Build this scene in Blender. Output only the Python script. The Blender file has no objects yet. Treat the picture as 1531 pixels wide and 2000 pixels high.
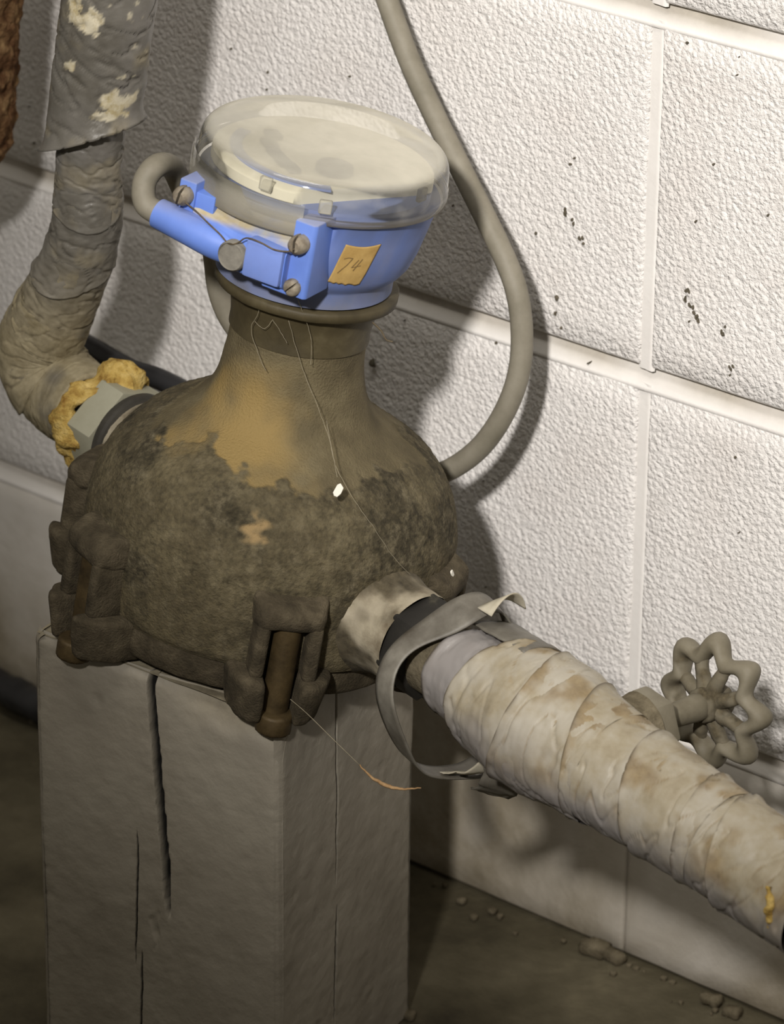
import bpy, bmesh, math, random
import numpy as np
from mathutils import Matrix, Vector
sc = bpy.context.scene
PI = math.pi
R = math.radians
rng = np.random.default_rng(7)

# ---------------------------------------------------------------- camera, world, light, exposure
cam_d = bpy.data.cameras.new('camera')
cam = bpy.data.objects.new('camera', cam_d)
sc.collection.objects.link(cam)
sc.camera = cam
cam_d.sensor_fit = 'VERTICAL'
cam_d.sensor_height = 36.0
cam_d.lens = 36.0 * 8243.57 / 2000.0
cam_d.clip_start = 0.05
cam_d.dof.use_dof = True
cam_d.dof.focus_distance = 2.14
cam_d.dof.aperture_fstop = 13.0
PITCH, YAW, ROLL = 0.44285524, 0.69409744, 0.00956524
_r = Vector((math.cos(YAW), math.sin(YAW), 0)); _h = Vector((-math.sin(YAW), math.cos(YAW), 0)); _u = Vector((0, 0, 1))
fw = _h * math.cos(PITCH) - _u * math.sin(PITCH)
up = _h * math.sin(PITCH) + _u * math.cos(PITCH)
cr = _r * math.cos(ROLL) + up * math.sin(ROLL)
cu = -_r * math.sin(ROLL) + up * math.cos(ROLL)
M = Matrix(((cr.x, cu.x, -fw.x, 1.21701334), (cr.y, cu.y, -fw.y, -1.67078298), (cr.z, cu.z, -fw.z, 1.25542994), (0, 0, 0, 1)))
cam.matrix_world = M

world = bpy.data.worlds.new('world'); sc.world = world
world.use_nodes = True
bg = world.node_tree.nodes['Background']
bg.inputs[0].default_value = (1.0, 0.90, 0.74, 1)
bg.inputs[1].default_value = 0.15

def lamp(name, kind, loc, target, energy, color, **kw):
    d = bpy.data.lights.new(name, kind); o = bpy.data.objects.new(name, d)
    sc.collection.objects.link(o)
    o.location = loc
    o.rotation_euler = (Vector(target) - Vector(loc)).to_track_quat('-Z', 'Y').to_euler()
    d.energy = energy; d.color = color
    for k, v in kw.items(): setattr(d, k, v)
    return o
lamp('work_lamp', 'SPOT', (0.97, -1.93, 1.70), (0.06, 0.0, 0.53), 300, (1.0, 0.955, 0.905),
     spot_size=R(26), spot_blend=1.0, shadow_soft_size=0.06)
lamp('ceiling_fixture', 'AREA', (0.25, -0.95, 2.4), (-0.05, -0.1, 0.3), 12, (1.0, 0.95, 0.86), shape='RECTANGLE', size=1.2, size_y=0.3)
sc.view_settings.view_transform = 'Standard'
sc.view_settings.look = 'None'
sc.view_settings.exposure = 0.0
sc.view_settings.gamma = 1.0
sc.view_settings.use_curve_mapping = False

# ---------------------------------------------------------------- noise (vectorised gradient noise)
_perm = np.random.default_rng(3).permutation(256); _perm = np.concatenate([_perm, _perm, _perm])
_grad = np.random.default_rng(4).normal(size=(256, 3)); _grad /= np.linalg.norm(_grad, axis=1)[:, None]
def pnoise(P):
    P = np.asarray(P, float); i = np.floor(P).astype(int); f = P - i; i &= 255
    w = f * f * f * (f * (f * 6 - 15) + 10); out = np.zeros(len(P))
    for dx in (0, 1):
        for dy in (0, 1):
            for dz in (0, 1):
                h = _perm[_perm[_perm[(i[:, 0] + dx) & 255] + ((i[:, 1] + dy) & 255)] + ((i[:, 2] + dz) & 255)]
                g = _grad[h]; d = (g * (f - np.array([dx, dy, dz]))).sum(1)
                wx = w[:, 0] if dx else 1 - w[:, 0]; wy = w[:, 1] if dy else 1 - w[:, 1]; wz = w[:, 2] if dz else 1 - w[:, 2]
                out += wx * wy * wz * d
    return out
def fbm(P, scale, octv=3, seed=0):
    P = np.asarray(P, float) * scale + seed * 17.31
    a, s = 1.0, 0
    for k in range(octv): s = s + a * pnoise(P * 2 ** k); a *= .5
    return s
def sstep(a, b, x):
    t = np.clip((x - a) / (b - a), 0, 1); return t * t * (3 - 2 * t)

# ---------------------------------------------------------------- materials
MATS = {}
def mat(name, cols, scale=40, rough=.7, bump=.3, bscale=300, bdist=.001, metal=0, spec=.4, detail=6, attrs=(), grain=0, coat=0, sheen=0, voro=0):
    """cols: list of (position, rgb) ramp over noise; attrs: (attribute, rgb, roughness) mixes by a point attribute."""
    m = bpy.data.materials.new(name); m.use_nodes = True; nt = m.node_tree; N = nt.nodes; L = nt.links
    b = N['Principled BSDF']
    tc = N.new('ShaderNodeTexCoord')
    n = N.new('ShaderNodeTexNoise'); n.inputs['Scale'].default_value = scale; n.inputs['Detail'].default_value = detail; n.inputs['Roughness'].default_value = .62
    L.new(tc.outputs['Object'], n.inputs['Vector'])
    rp = N.new('ShaderNodeValToRGB'); e = rp.color_ramp.elements
    while len(e) < len(cols): e.new(.5)
    for k, (p, c) in enumerate(cols): e[k].position = p; e[k].color = (*c, 1)
    L.new(n.outputs['Fac'], rp.inputs['Fac']); col = rp.outputs['Color']
    rsock = None
    for (an, c, rv) in attrs:
        at = N.new('ShaderNodeAttribute'); at.attribute_name = an
        mx = N.new('ShaderNodeMix'); mx.data_type = 'RGBA'; L.new(at.outputs['Fac'], mx.inputs[0]); L.new(col, mx.inputs[6])
        if isinstance(c, list):
            n2 = N.new('ShaderNodeTexNoise'); n2.inputs['Scale'].default_value = scale * 3.1; n2.inputs['Detail'].default_value = 7; n2.inputs['Roughness'].default_value = .7
            L.new(tc.outputs['Object'], n2.inputs['Vector'])
            r2 = N.new('ShaderNodeValToRGB'); e2 = r2.color_ramp.elements
            while len(e2) < len(c): e2.new(.5)
            for k, (p, cc) in enumerate(c): e2[k].position = p; e2[k].color = (*cc, 1)
            L.new(n2.outputs['Fac'], r2.inputs['Fac']); L.new(r2.outputs['Color'], mx.inputs[7])
        else: mx.inputs[7].default_value = (*c, 1)
        col = mx.outputs[2]
        if rv is not None:
            mr = N.new('ShaderNodeMix'); L.new(at.outputs['Fac'], mr.inputs[0]); mr.inputs[3].default_value = rv
            if rsock: L.new(rsock, mr.inputs[2])
            else: mr.inputs[2].default_value = rough
            rsock = mr.outputs[0]
    L.new(col, b.inputs['Base Color'])
    b.inputs['Roughness'].default_value = rough; b.inputs['Metallic'].default_value = metal
    if rsock: L.new(rsock, b.inputs['Roughness'])
    b.inputs['Specular IOR Level'].default_value = spec
    if coat: b.inputs['Coat Weight'].default_value = coat; b.inputs['Coat Roughness'].default_value = .2
    if bump:
        nb = N.new('ShaderNodeTexNoise'); nb.inputs['Scale'].default_value = bscale; nb.inputs['Detail'].default_value = 4; nb.inputs['Roughness'].default_value = .6
        L.new(tc.outputs['Object'], nb.inputs['Vector']); hs = nb.outputs['Fac']
        if voro:
            vo = N.new('ShaderNodeTexVoronoi'); vo.feature = 'SMOOTH_F1'; vo.inputs['Scale'].default_value = voro; vo.inputs['Smoothness'].default_value = .35
            vm = N.new('ShaderNodeVectorMath'); vm.operation = 'MULTIPLY_ADD'; L.new(nb.outputs['Color'], vm.inputs[0]); vm.inputs[1].default_value = (.004,) * 3
            L.new(tc.outputs['Object'], vm.inputs[2]); L.new(vm.outputs[0], vo.inputs['Vector'])
            ma = N.new('ShaderNodeMath'); ma.operation = 'MULTIPLY_ADD'; L.new(vo.outputs['Distance'], ma.inputs[0]); ma.inputs[1].default_value = -1.0; L.new(nb.outputs['Fac'], ma.inputs[2]); hs = ma.outputs[0]
        bp = N.new('ShaderNodeBump'); bp.inputs['Strength'].default_value = bump; bp.inputs['Distance'].default_value = bdist
        L.new(hs, bp.inputs['Height']); L.new(bp.outputs[0], b.inputs['Normal'])
    MATS[name] = m; return m

G = lambda *a: tuple(a)
mat('painted_block', [(.30, (.76, .725, .695)), (.5, (.81, .785, .76)), (.75, (.85, .83, .81))], 14, .5, .7, 520, .0018, voro=330,
    attrs=(('grime_shade', [(.3, (.20, .165, .10)), (.7, (.40, .35, .27))], .8),))
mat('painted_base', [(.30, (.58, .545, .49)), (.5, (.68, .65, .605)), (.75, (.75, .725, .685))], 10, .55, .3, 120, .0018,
    attrs=(('grime_shade', [(.3, (.22, .18, .11)), (.7, (.42, .37, .29))], .8),))
mat('painted_mortar', [(.3, (.77, .74, .71)), (.7, (.84, .82, .79))], 20, .5, .25, 220, .001, attrs=(('grime_shade', [(.3, (.20, .165, .10)), (.7, (.40, .35, .27))], .8),))
mat('wall_chip', [(.3, (.05, .045, .03)), (.7, (.12, .10, .07))], 400, .9, .2)
mat('concrete_floor', [(.32, (.035, .028, .015)), (.48, (.085, .072, .042)), (.6, (.13, .112, .07)), (.75, (.22, .19, .12))], 9, .85, .5, 160, .002)
mat('painted_timber', [(.25, (.205, .182, .142)), (.5, (.272, .246, .198)), (.75, (.31, .285, .232))], 12, .6, .6, 70, .0016,
    attrs=(('dust', [(.35, (.15, .125, .08)), (.65, (.36, .315, .215))], .95), ('crack', (.012, .011, .009), .95)))
mat('crusted_bronze', [(.3, (.082, .066, .036)), (.5, (.126, .102, .056)), (.7, (.178, .148, .084))], 38, .75, .9, 800, .0011, spec=.25,
    attrs=(('ochre', (.27, .19, .072), .7), ('crust', [(.32, (.02, .017, .010)), (.5, (.055, .046, .028)), (.66, (.15, .127, .08))], .95), ('scar', (.30, .21, .10), .8)))
mat('dirty_casting', [(.3, (.03, .024, .015)), (.5, (.066, .053, .033)), (.72, (.13, .106, .068))], 70, .9, .9, 800, .0011, spec=.2)
mat('bolt_bronze', [(.3, (.03, .02, .008)), (.6, (.085, .058, .024)), (.8, (.11, .08, .036))], 80, .6, .3, 400, .0005, metal=.3)
mat('pale_port', [(.3, (.14, .11, .07)), (.5, (.33, .29, .21)), (.7, (.42, .37, .28))], 45, .85, .4, 350, .0008,
    attrs=(('crust', [(.3, (.03, .024, .014)), (.68, (.11, .09, .055))], .95),))
mat('dark_bronze', [(.3, (.042, .033, .016)), (.6, (.075, .06, .03)), (.8, (.12, .10, .055))], 50, .6, .25, 350, .0005, spec=.35)
mat('blue_plastic', [(.35, (.115, .20, .56)), (.6, (.14, .245, .68)), (.8, (.17, .28, .68))], 22, .5, .05, 500, .0003,
    attrs=(('dust_shade', (.065, .082, .13), .8), ('dust', [(.3, (.42, .33, .16)), (.5, (.46, .41, .30)), (.7, (.36, .38, .42))], .95),))
mat('sticker_paper', [(.3, (.40, .25, .075)), (.7, (.55, .37, .13))], 120, .85, .1)
mat('pencil', [(.3, (.14, .09, .03)), (.7, (.20, .13, .05))], 120, .9, 0)
mat('dusty_screw', [(.3, (.12, .09, .06)), (.55, (.30, .26, .20)), (.8, (.42, .38, .31))], 160, .65, .3, 600, .0004, metal=.35)
mat('grey_plug', [(.3, (.15, .14, .12)), (.7, (.24, .225, .19))], 200, .9, .3, 700, .0003)
mat('seal_wire', [(.3, (.06, .045, .025)), (.7, (.16, .125, .08))], 200, .7, 0, metal=.3)
mat('grey_cable', [(.3, (.17, .155, .115)), (.55, (.22, .20, .155)), (.8, (.26, .24, .19))], 60, .6, .1, 300, .0004)
mat('black_rubber', [(.3, (.012, .012, .013)), (.7, (.03, .03, .032))], 60, .38, .1, 300, .0004)
mat('black_gasket', [(.3, (.02, .018, .014)), (.7, (.055, .05, .04))], 60, .7, .3, 300, .0005)
mat('black_iron', [(.3, (.008, .007, .006)), (.6, (.02, .018, .014)), (.78, (.13, .115, .075))], 34, .7, .3, 300, .0005)
mat('pale_nut', [(.3, (.27, .26, .19)), (.7, (.34, .33, .25))], 40, .6, .1, 300, .0004)
mat('yellow_wool', [(.3, (.22, .115, .025)), (.5, (.48, .33, .095)), (.72, (.66, .50, .20))], 110, 1.0, .9, 500, .002, spec=.1)
mat('grey_tape', [(.28, (.19, .145, .085)), (.45, (.33, .285, .20)), (.58, (.39, .355, .285)), (.75, (.43, .40, .34))], 30, .5, .2, 160, .0008,
    attrs=(('stain', [(.3, (.15, .10, .045)), (.65, (.31, .235, .125))], .6), ('grey_shade', (.25, .235, .235), .32), ('seam', (.08, .06, .035), .8)))
mat('dark_tape', [(.3, (.10, .09, .072)), (.5, (.15, .14, .12)), (.7, (.19, .178, .16))], 34, .42, .3, 180, .0008,
    attrs=(('stain', [(.3, (.19, .155, .085)), (.65, (.36, .31, .20))], .8), ('paint', [(.35, (.40, .33, .18)), (.55, (.58, .53, .40))], .8)))
mat('torn_sleeve', [(.3, (.075, .065, .05)), (.5, (.14, .128, .105)), (.7, (.23, .215, .18))], 40, .5, .2, 200, .0006)
mat('pale_lining', [(.3, (.38, .34, .25)), (.7, (.56, .52, .42))], 60, .8, .2, 200, .0006)
mat('wheel_metal', [(.3, (.125, .108, .072)), (.5, (.17, .15, .106)), (.75, (.225, .203, .152))], 45, .65, .2, 350, .0005,
    attrs=(('dust', [(.35, (.035, .028, .016)), (.65, (.13, .105, .062))], 1.0),))
mat('valve_dust', [(.3, (.08, .066, .042)), (.7, (.20, .17, .115))], 130, 1.0, .8, 500, .0012, spec=.1)
mat('rust', [(.3, (.03, .014, .006)), (.45, (.11, .055, .026)), (.6, (.21, .125, .06)), (.75, (.33, .23, .11))], 75, .95, .9, 260, .003, spec=.1)
mat('paint_chip', [(.3, (.80, .77, .68)), (.7, (.88, .85, .76))], 90, .6, 0)
mat('web', [(.3, (.20, .175, .12)), (.7, (.33, .29, .21))], 300, 1.0, 0, spec=.1)
mat('dry_stem', [(.3, (.30, .17, .07)), (.7, (.5, .33, .17))], 300, .9, 0)
mat('dial_cream', [(.3, (.70, .66, .52)), (.7, (.76, .72, .59))], 30, .5, 0)
mat('dial_dark', [(.3, (.025, .03, .05)), (.7, (.05, .06, .09))], 30, .6, 0)
mat('register_can', [(.3, (.16, .21, .42)), (.7, (.22, .28, .50))], 30, .4, 0)
def clear_mat():
    m = bpy.data.materials.new('dusty_clear_plastic'); m.use_nodes = True; nt = m.node_tree; N = nt.nodes; L = nt.links
    for n in list(N): N.remove(n)
    out = N.new('ShaderNodeOutputMaterial'); tr = N.new('ShaderNodeBsdfTransparent'); gl = N.new('ShaderNodeBsdfGlossy'); df = N.new('ShaderNodeBsdfDiffuse')
    tr.inputs[0].default_value = (.93, .93, .91, 1); gl.inputs['Roughness'].default_value = .06
    fr = N.new('ShaderNodeFresnel'); fr.inputs[0].default_value = 1.5
    m1 = N.new('ShaderNodeMixShader'); L.new(fr.outputs[0], m1.inputs[0]); L.new(tr.outputs[0], m1.inputs[1]); L.new(gl.outputs[0], m1.inputs[2])
    at = N.new('ShaderNodeAttribute'); at.attribute_name = 'dust'
    ac = N.new('ShaderNodeAttribute'); ac.attribute_name = 'brown'
    tc = N.new('ShaderNodeTexCoord'); no = N.new('ShaderNodeTexNoise'); no.inputs['Scale'].default_value = 70; no.inputs['Detail'].default_value = 6
    L.new(tc.outputs['Object'], no.inputs['Vector'])
    mp = N.new('ShaderNodeMapRange'); mp.inputs[1].default_value = .3; mp.inputs[2].default_value = .7; mp.inputs[3].default_value = .88; mp.inputs[4].default_value = 1.04
    L.new(no.outputs['Fac'], mp.inputs[0])
    mu = N.new('ShaderNodeMath'); mu.operation = 'MULTIPLY'; mu.use_clamp = True; L.new(at.outputs['Fac'], mu.inputs[0]); L.new(mp.outputs[0], mu.inputs[1])
    cm = N.new('ShaderNodeMix'); cm.data_type = 'RGBA'; L.new(ac.outputs['Fac'], cm.inputs[0]); cm.inputs[6].default_value = (.86, .82, .70, 1); cm.inputs[7].default_value = (.14, .12, .085, 1)
    L.new(cm.outputs[2], df.inputs['Color'])
    m2 = N.new('ShaderNodeMixShader'); L.new(mu.outputs[0], m2.inputs[0]); L.new(m1.outputs[0], m2.inputs[1]); L.new(df.outputs[0], m2.inputs[2])
    L.new(m2.outputs[0], out.inputs[0]); MATS['clear'] = m
clear_mat()

# ---------------------------------------------------------------- mesh helpers: a shape is (verts Nx3, faces)
def mesh_obj(name, vf, m, loc=(0, 0, 0), parent=None, smooth=True, attrs=None, flat_angle=None):
    v, f = vf; v = np.asarray(v, float) - np.asarray(loc, float)
    me = bpy.data.meshes.new(name); me.from_pydata(v.tolist(), [], [list(map(int, q)) for q in f]); me.validate(); me.update()
    bm = bmesh.new(); bm.from_mesh(me); bmesh.ops.recalc_face_normals(bm, faces=bm.faces); bm.to_mesh(me); bm.free()
    if smooth:
        me.polygons.foreach_set('use_smooth', [True] * len(me.polygons))
        if flat_angle: me.set_sharp_from_angle(angle=R(flat_angle))
    for k, a in (attrs or {}).items():
        at = me.attributes.new(k, 'FLOAT', 'POINT'); at.data.foreach_set('value', np.asarray(a, dtype=np.float32))
    me.materials.append(MATS[m])
    o = bpy.data.objects.new(name, me); sc.collection.objects.link(o)
    if parent: o.parent = parent
    return o
def tag(o, label=None, cat=None, group=None, kind=None):
    for k, v in (('label', label), ('category', cat), ('group', group), ('kind', kind)):
        if v: o[k] = v
    return o
class Thing:
    """Empty at the thing's base; parts are given in world coordinates."""
    def __init__(s, name, label, cat, loc, group=None):
        s.e = bpy.data.objects.new(name, None); sc.collection.objects.link(s.e); s.e.location = loc; s.loc = np.array(loc, float)
        s.e.empty_display_size = .02; tag(s.e, label, cat, group)
    def part(s, name, vf, m, parent=None, label=None, kind=None, **kw):
        o = mesh_obj(name, vf, m, s.loc, parent or s.e, **kw)
        if label: o['label'] = label
        if kind: o['kind'] = kind
        return o
class Frame:
    def __init__(s, o, x, y, z): s.o = np.array(o, float); s.A = np.array([x, y, z], float)
    def __call__(s, v): return s.o + np.asarray(v, float) @ s.A
    def vf(s, q): return (s(q[0]), q[1])
    def sub(s, o, x, y, z): return Frame(s(o), np.array(x) @ s.A, np.array(y) @ s.A, np.array(z) @ s.A)
def grid_faces(nu, nv, wu=False, wv=False):
    f = []
    for i in range(nu - (0 if wu else 1)):
        for j in range(nv - (0 if wv else 1)):
            a = i * nv + j; b = ((i + 1) % nu) * nv + j; c = ((i + 1) % nu) * nv + (j + 1) % nv; d = i * nv + (j + 1) % nv
            f.append((a, b, c, d))
    return f
def join(*vfs):
    V, F, n = [], [], 0
    for v, f in vfs:
        V.append(np.asarray(v, float)); F += [tuple(i + n for i in q) for q in f]; n += len(v)
    return (np.concatenate(V), F)
def lathe(prof, n=48, cap0=False, cap1=False, a0=0, a1=2 * PI):
    full = abs(a1 - a0 - 2 * PI) < 1e-6
    th = np.linspace(a0, a1, n, endpoint=not full); P = np.array(prof, float)
    v = np.stack([np.outer(np.cos(th), P[:, 0]), np.outer(np.sin(th), P[:, 0]), np.tile(P[:, 1], (n, 1))], -1).reshape(-1, 3)
    f = grid_faces(n, len(P), wu=full)
    if cap0: f.append(tuple(i * len(P) for i in range(n)))
    if cap1: f.append(tuple(i * len(P) + len(P) - 1 for i in range(n)))
    return (v, f)
def smooth_prof(pts, n):
    """Catmull-Rom resample of any polyline."""
    P = np.array(pts, float); P = np.vstack([2 * P[0] - P[1], P, 2 * P[-1] - P[-2]]); m = len(P) - 3
    t = np.linspace(0, m - 1e-9, n); i = t.astype(int); u = (t - i)[:, None]
    p0, p1, p2, p3 = P[i], P[i + 1], P[i + 2], P[i + 3]
    return .5 * (2 * p1 + (p2 - p0) * u + (2 * p0 - 5 * p1 + 4 * p2 - p3) * u ** 2 + (3 * p1 - p0 - 3 * p2 + p3) * u ** 3)
def sweep_frames(P):
    T = np.gradient(P, axis=0); T /= np.linalg.norm(T, axis=1)[:, None]
    n = np.cross(T[0], [0.3, .2, 1]); n /= np.linalg.norm(n); N = [n]
    for k in range(1, len(P)):
        n = N[-1] - T[k] * (N[-1] @ T[k]); N.append(n / np.linalg.norm(n))
    N = np.array(N); return T, N, np.cross(T, N)
def tube(pts, rad, n=12, res=None, caps=True):
    P = smooth_prof(pts, res) if res else np.array(pts, float)
    rad = np.full(len(P), rad, float) if np.isscalar(rad) else np.interp(np.linspace(0, 1, len(P)), np.linspace(0, 1, len(rad)), rad)
    T, N, B = sweep_frames(P); th = np.linspace(0, 2 * PI, n, endpoint=False)
    v = (P[:, None] + rad[:, None, None] * (np.cos(th)[None, :, None] * N[:, None] + np.sin(th)[None, :, None] * B[:, None])).reshape(-1, 3)
    f = grid_faces(len(P), n, wv=True)
    if caps: f += [tuple(range(n)), tuple((len(P) - 1) * n + k for k in range(n))]
    return (v, f)
def bevel_mesh(v, f, bev, seg=2):
    bm = bmesh.new(); vs = [bm.verts.new(p) for p in v]
    for q in f: bm.faces.new([vs[i] for i in q])
    bmesh.ops.recalc_face_normals(bm, faces=bm.faces)
    if bev: bmesh.ops.bevel(bm, geom=list(bm.edges), offset=bev, segments=seg, profile=.6, affect='EDGES', clamp_overlap=True)
    bm.verts.index_update(); V = np.array([p.co for p in bm.verts]); F = [tuple(p.index for p in q.verts) for q in bm.faces]; bm.free(); return (V, F)
def box(x0, x1, y0, y1, z0, z1, bev=0, seg=2):
    v = [(x, y, z) for x in (x0, x1) for y in (y0, y1) for z in (z0, z1)]
    f = [(0, 1, 3, 2), (4, 6, 7, 5), (0, 4, 5, 1), (2, 3, 7, 6), (0, 2, 6, 4), (1, 5, 7, 3)]
    return bevel_mesh(v, f, bev, seg)
def prism(poly, z0, z1, bev=0, seg=2):
    n = len(poly); v = [(x, y, z0) for x, y in poly] + [(x, y, z1) for x, y in poly]
    f = [tuple(range(n)), tuple(range(n, 2 * n))] + [(i, (i + 1) % n, n + (i + 1) % n, n + i) for i in range(n)]
    return bevel_mesh(v, f, bev, seg)
def subdiv(vf, it=1, soft=0):
    bm = bmesh.new(); vs = [bm.verts.new(p) for p in vf[0]]
    for q in vf[1]: bm.faces.new([vs[i] for i in q])
    bmesh.ops.recalc_face_normals(bm, faces=bm.faces)
    for _ in range(it): bmesh.ops.subdivide_edges(bm, edges=list(bm.edges), cuts=1, use_grid_fill=True)
    for _ in range(soft): bmesh.ops.smooth_vert(bm, verts=bm.verts, factor=.5, use_axis_x=True, use_axis_y=True, use_axis_z=True)
    bm.verts.index_update(); bm.normal_update()
    V = np.array([p.co for p in bm.verts]); Nn = np.array([p.normal for p in bm.verts]); F = [tuple(p.index for p in q.verts) for q in bm.faces]; bm.free(); return V, F, Nn
def roughen(vf, amp, scale, it=1, seed=0, soft=0):
    V, F, Nn = subdiv(vf, it, soft); return (V + Nn * (amp * fbm(V, scale, 3, seed))[:, None], F)

# ---------------------------------------------------------------- the setting: block wall, floor
B_H, B_W, Z0 = .2032, .4064, .155
wall = bpy.data.objects.new('wall_back', None); sc.collection.objects.link(wall); tag(wall, kind='structure')
wv = box(-1.25, 1.25, .012, .10, -.02, 1.25)
mesh_obj('block_core', wv, 'painted_mortar', parent=wall, smooth=False)
def grime_shade(v): 
    z = v[:, 2]; g = sstep(.10, -.01, z + .09 * fbm(v * np.array([1, 1, .35]), 16, 4, 5)); stain_shade = (.45 + .5 * sstep(.06, -.06, v[:, 0])) * sstep(-.34, -.22, v[:, 0]) * sstep(.17, .13, z) * (.85 + .6 * fbm(v * np.array([1, 1, .2]), 40, 3, 6))  # foot dirt; streaky stains deepened to paint in shade between post and pipe
    return np.clip(np.maximum(g, stain_shade), 0, .95)
rows = [(0.0, Z0)] + [(Z0 + k * B_H, Z0 + (k + 1) * B_H) for k in range(5)]
JH, JV = .0050, .0036
for (za, zb) in rows:
    for c in range(-3, 3):
        jv = JV if za > 0 else .0004
        x0, x1 = c * B_W + jv, (c + 1) * B_W - jv
        lo, hi = (za + JH if za > 0 else 0.0), zb - JH
        nx, nz = 24, 13
        xs = np.concatenate([[x0, x0 + .0012], np.linspace(x0 + .003, x1 - .003, nx), [x1 - .0012, x1]])
        zs = np.concatenate([[lo, lo + .0012], np.linspace(lo + .003, hi - .003, nz), [hi - .0012, hi]])
        X, Z = np.meshgrid(xs, zs, indexing='ij'); v = np.stack([X.ravel(), np.zeros(X.size), Z.ravel()], -1)
        dv_ = np.minimum(v[:, 0] - x0, x1 - v[:, 0]); dh_ = np.minimum(v[:, 2] - lo, hi - v[:, 2])
        v[:, 1] = np.maximum(np.where(dh_ < .0008, .0045, np.where(dh_ < .002, .0014, 0)), np.where(dv_ < .0008, .0016, np.where(dv_ < .002, .0004, 0))) + .0007 * fbm(v, 30, 2, c + 9)
        nX, nZ = len(xs), len(zs); f = grid_faces(nX, nZ)
        back = len(v); v = np.vstack([v, [(x0, .03, lo), (x1, .03, lo), (x0, .03, hi), (x1, .03, hi)]])
        f += [tuple([back] + [i * nZ for i in range(nX)] + [back + 1]), tuple([back + 2] + [i * nZ + nZ - 1 for i in range(nX)] + [back + 3]),
              tuple([back] + list(range(nZ)) + [back + 2]), tuple([back + 1] + [(nX - 1) * nZ + j for j in range(nZ)] + [back + 3])]
        mesh_obj('concrete_block', (v, f), 'painted_block' if za > 0 else 'painted_base', parent=wall, attrs={'grime_shade': grime_shade(v)}, flat_angle=60)
for (za, zb) in rows[:-1]:
    n = 120; xs = np.linspace(-1.25, 1.25, n); v = []
    for x in xs:
        w = .0006 * math.sin(x * 61) + .0005 * math.sin(x * 143 + 1)
        for (dz, y) in ((.0062, .0072), (.0030 + w, .0062), (.0006 + w, .0046), (-.003, .0020), (-.0058, .0006), (-.0080, -.0001), (-.0088, .0030)): v.append((x, y, zb + dz))
    v = np.array(v); jd = np.tile([.2, .75, .70, .30, .0, .0, .0], n) * np.clip(.75 + .9 * fbm(v * np.array([1, 0, 0]) + np.array([0, 0, zb]), 22, 3, 3), .25, 1)     # crevice dirt, also painting the shade line under the upper block
    mesh_obj('bed_joint', (v, grid_faces(n, 7)), 'painted_mortar', parent=wall, attrs={'grime_shade': np.maximum(grime_shade(v), jd)})
for c in range(-2, 3):
    for (za, zb) in rows[1:]:
        zs = np.linspace(max(za, 0) + .004, zb - .004, 30); v = []
        for z in zs:
            w = .0004 * math.sin(z * 90 + c)
            for (dx, y) in ((-.0050, .0022), (-.0034 + w, .0015), (-.0008 + w, .0014), (.0024, .0008), (.0046, .0007), (.0056, .0022)): v.append((c * B_W + dx, y, z))
        v = np.array(v); mesh_obj('head_joint', (v, grid_faces(30, 6)), 'painted_mortar', parent=wall, attrs={'grime_shade': grime_shade(v)})
# chipped paint and pock marks on the blocks (countless little flakes: one part)
chips = []
def chip(x, z, w, h, a):
    k = 7; t = np.linspace(0, 2 * PI, k, endpoint=False); rr = rng.uniform(.55, 1.1, k)
    px, pz = w * rr * np.cos(t), h * rr * np.sin(t); ca, sa = math.cos(a), math.sin(a)
    v = [(x + ca * p - sa * q, -.0012, z + sa * p + ca * q) for p, q in zip(px, pz)] + [(x, -.0022, z)]
    v += [(x + ca * p - sa * q, .003, z + sa * p + ca * q) for p, q in zip(px, pz)]
    return (np.array(v), [(i, (i + 1) % k, k) for i in range(k)] + [(i, (i + 1) % k, k + 1 + (i + 1) % k, k + 1 + i) for i in range(k)])
for (x, z, n) in [(-.0552, .4392, 3), (-.0495, .435, 3), (-.043, .427, 3), (-.0598, .3879, 3), (-.0591, .380, 2), (.0261, .4142, 4), (.0307, .4068, 4), (.0327, .4015, 3), (.051, .3979, 3), (.0569, .3792, 4)]:
    for _ in range(n): chips.append(chip(x + rng.normal(0, .0011), z + rng.normal(0, .0026), rng.uniform(.00025, .0006), rng.uniform(.0007, .0019), R(rng.uniform(5, 40))))
for (x, z) in [(.0398, .489), (-.0744, .4211), (-.0526, .466), (-.1125, .4186), (-.0531, .157), (.12, .43), (.10, .37), (.03, .455), (-.02, .60), (.02, .55), (-.14, .56), (-.05, .47), (.075, .47), (.062, .33), (-.1, .35)]:
    chips.append(chip(x, z, .0006, .0009, rng.uniform(0, 3)))
for _ in range(60):
    chips.append(chip(rng.uniform(-.5, .22), rng.uniform(.16, .68), rng.uniform(.0003, .0007), rng.uniform(.0003, .0009), rng.uniform(0, 3)))
mesh_obj('chipped_paint', join(*chips), 'wall_chip', parent=wall, smooth=False)['kind'] = 'stuff'
bug = tube([(-.1867, -.0015, .3165), (-.1862, -.0035, .3141), (-.1856, -.0015, .3118)], [.0006, .0022, .0005], 8, 8)
tag(mesh_obj('insect_husk', bug, 'wall_chip'), 'dark insect husk clinging to the wall right of the meter neck', 'insect')

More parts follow.
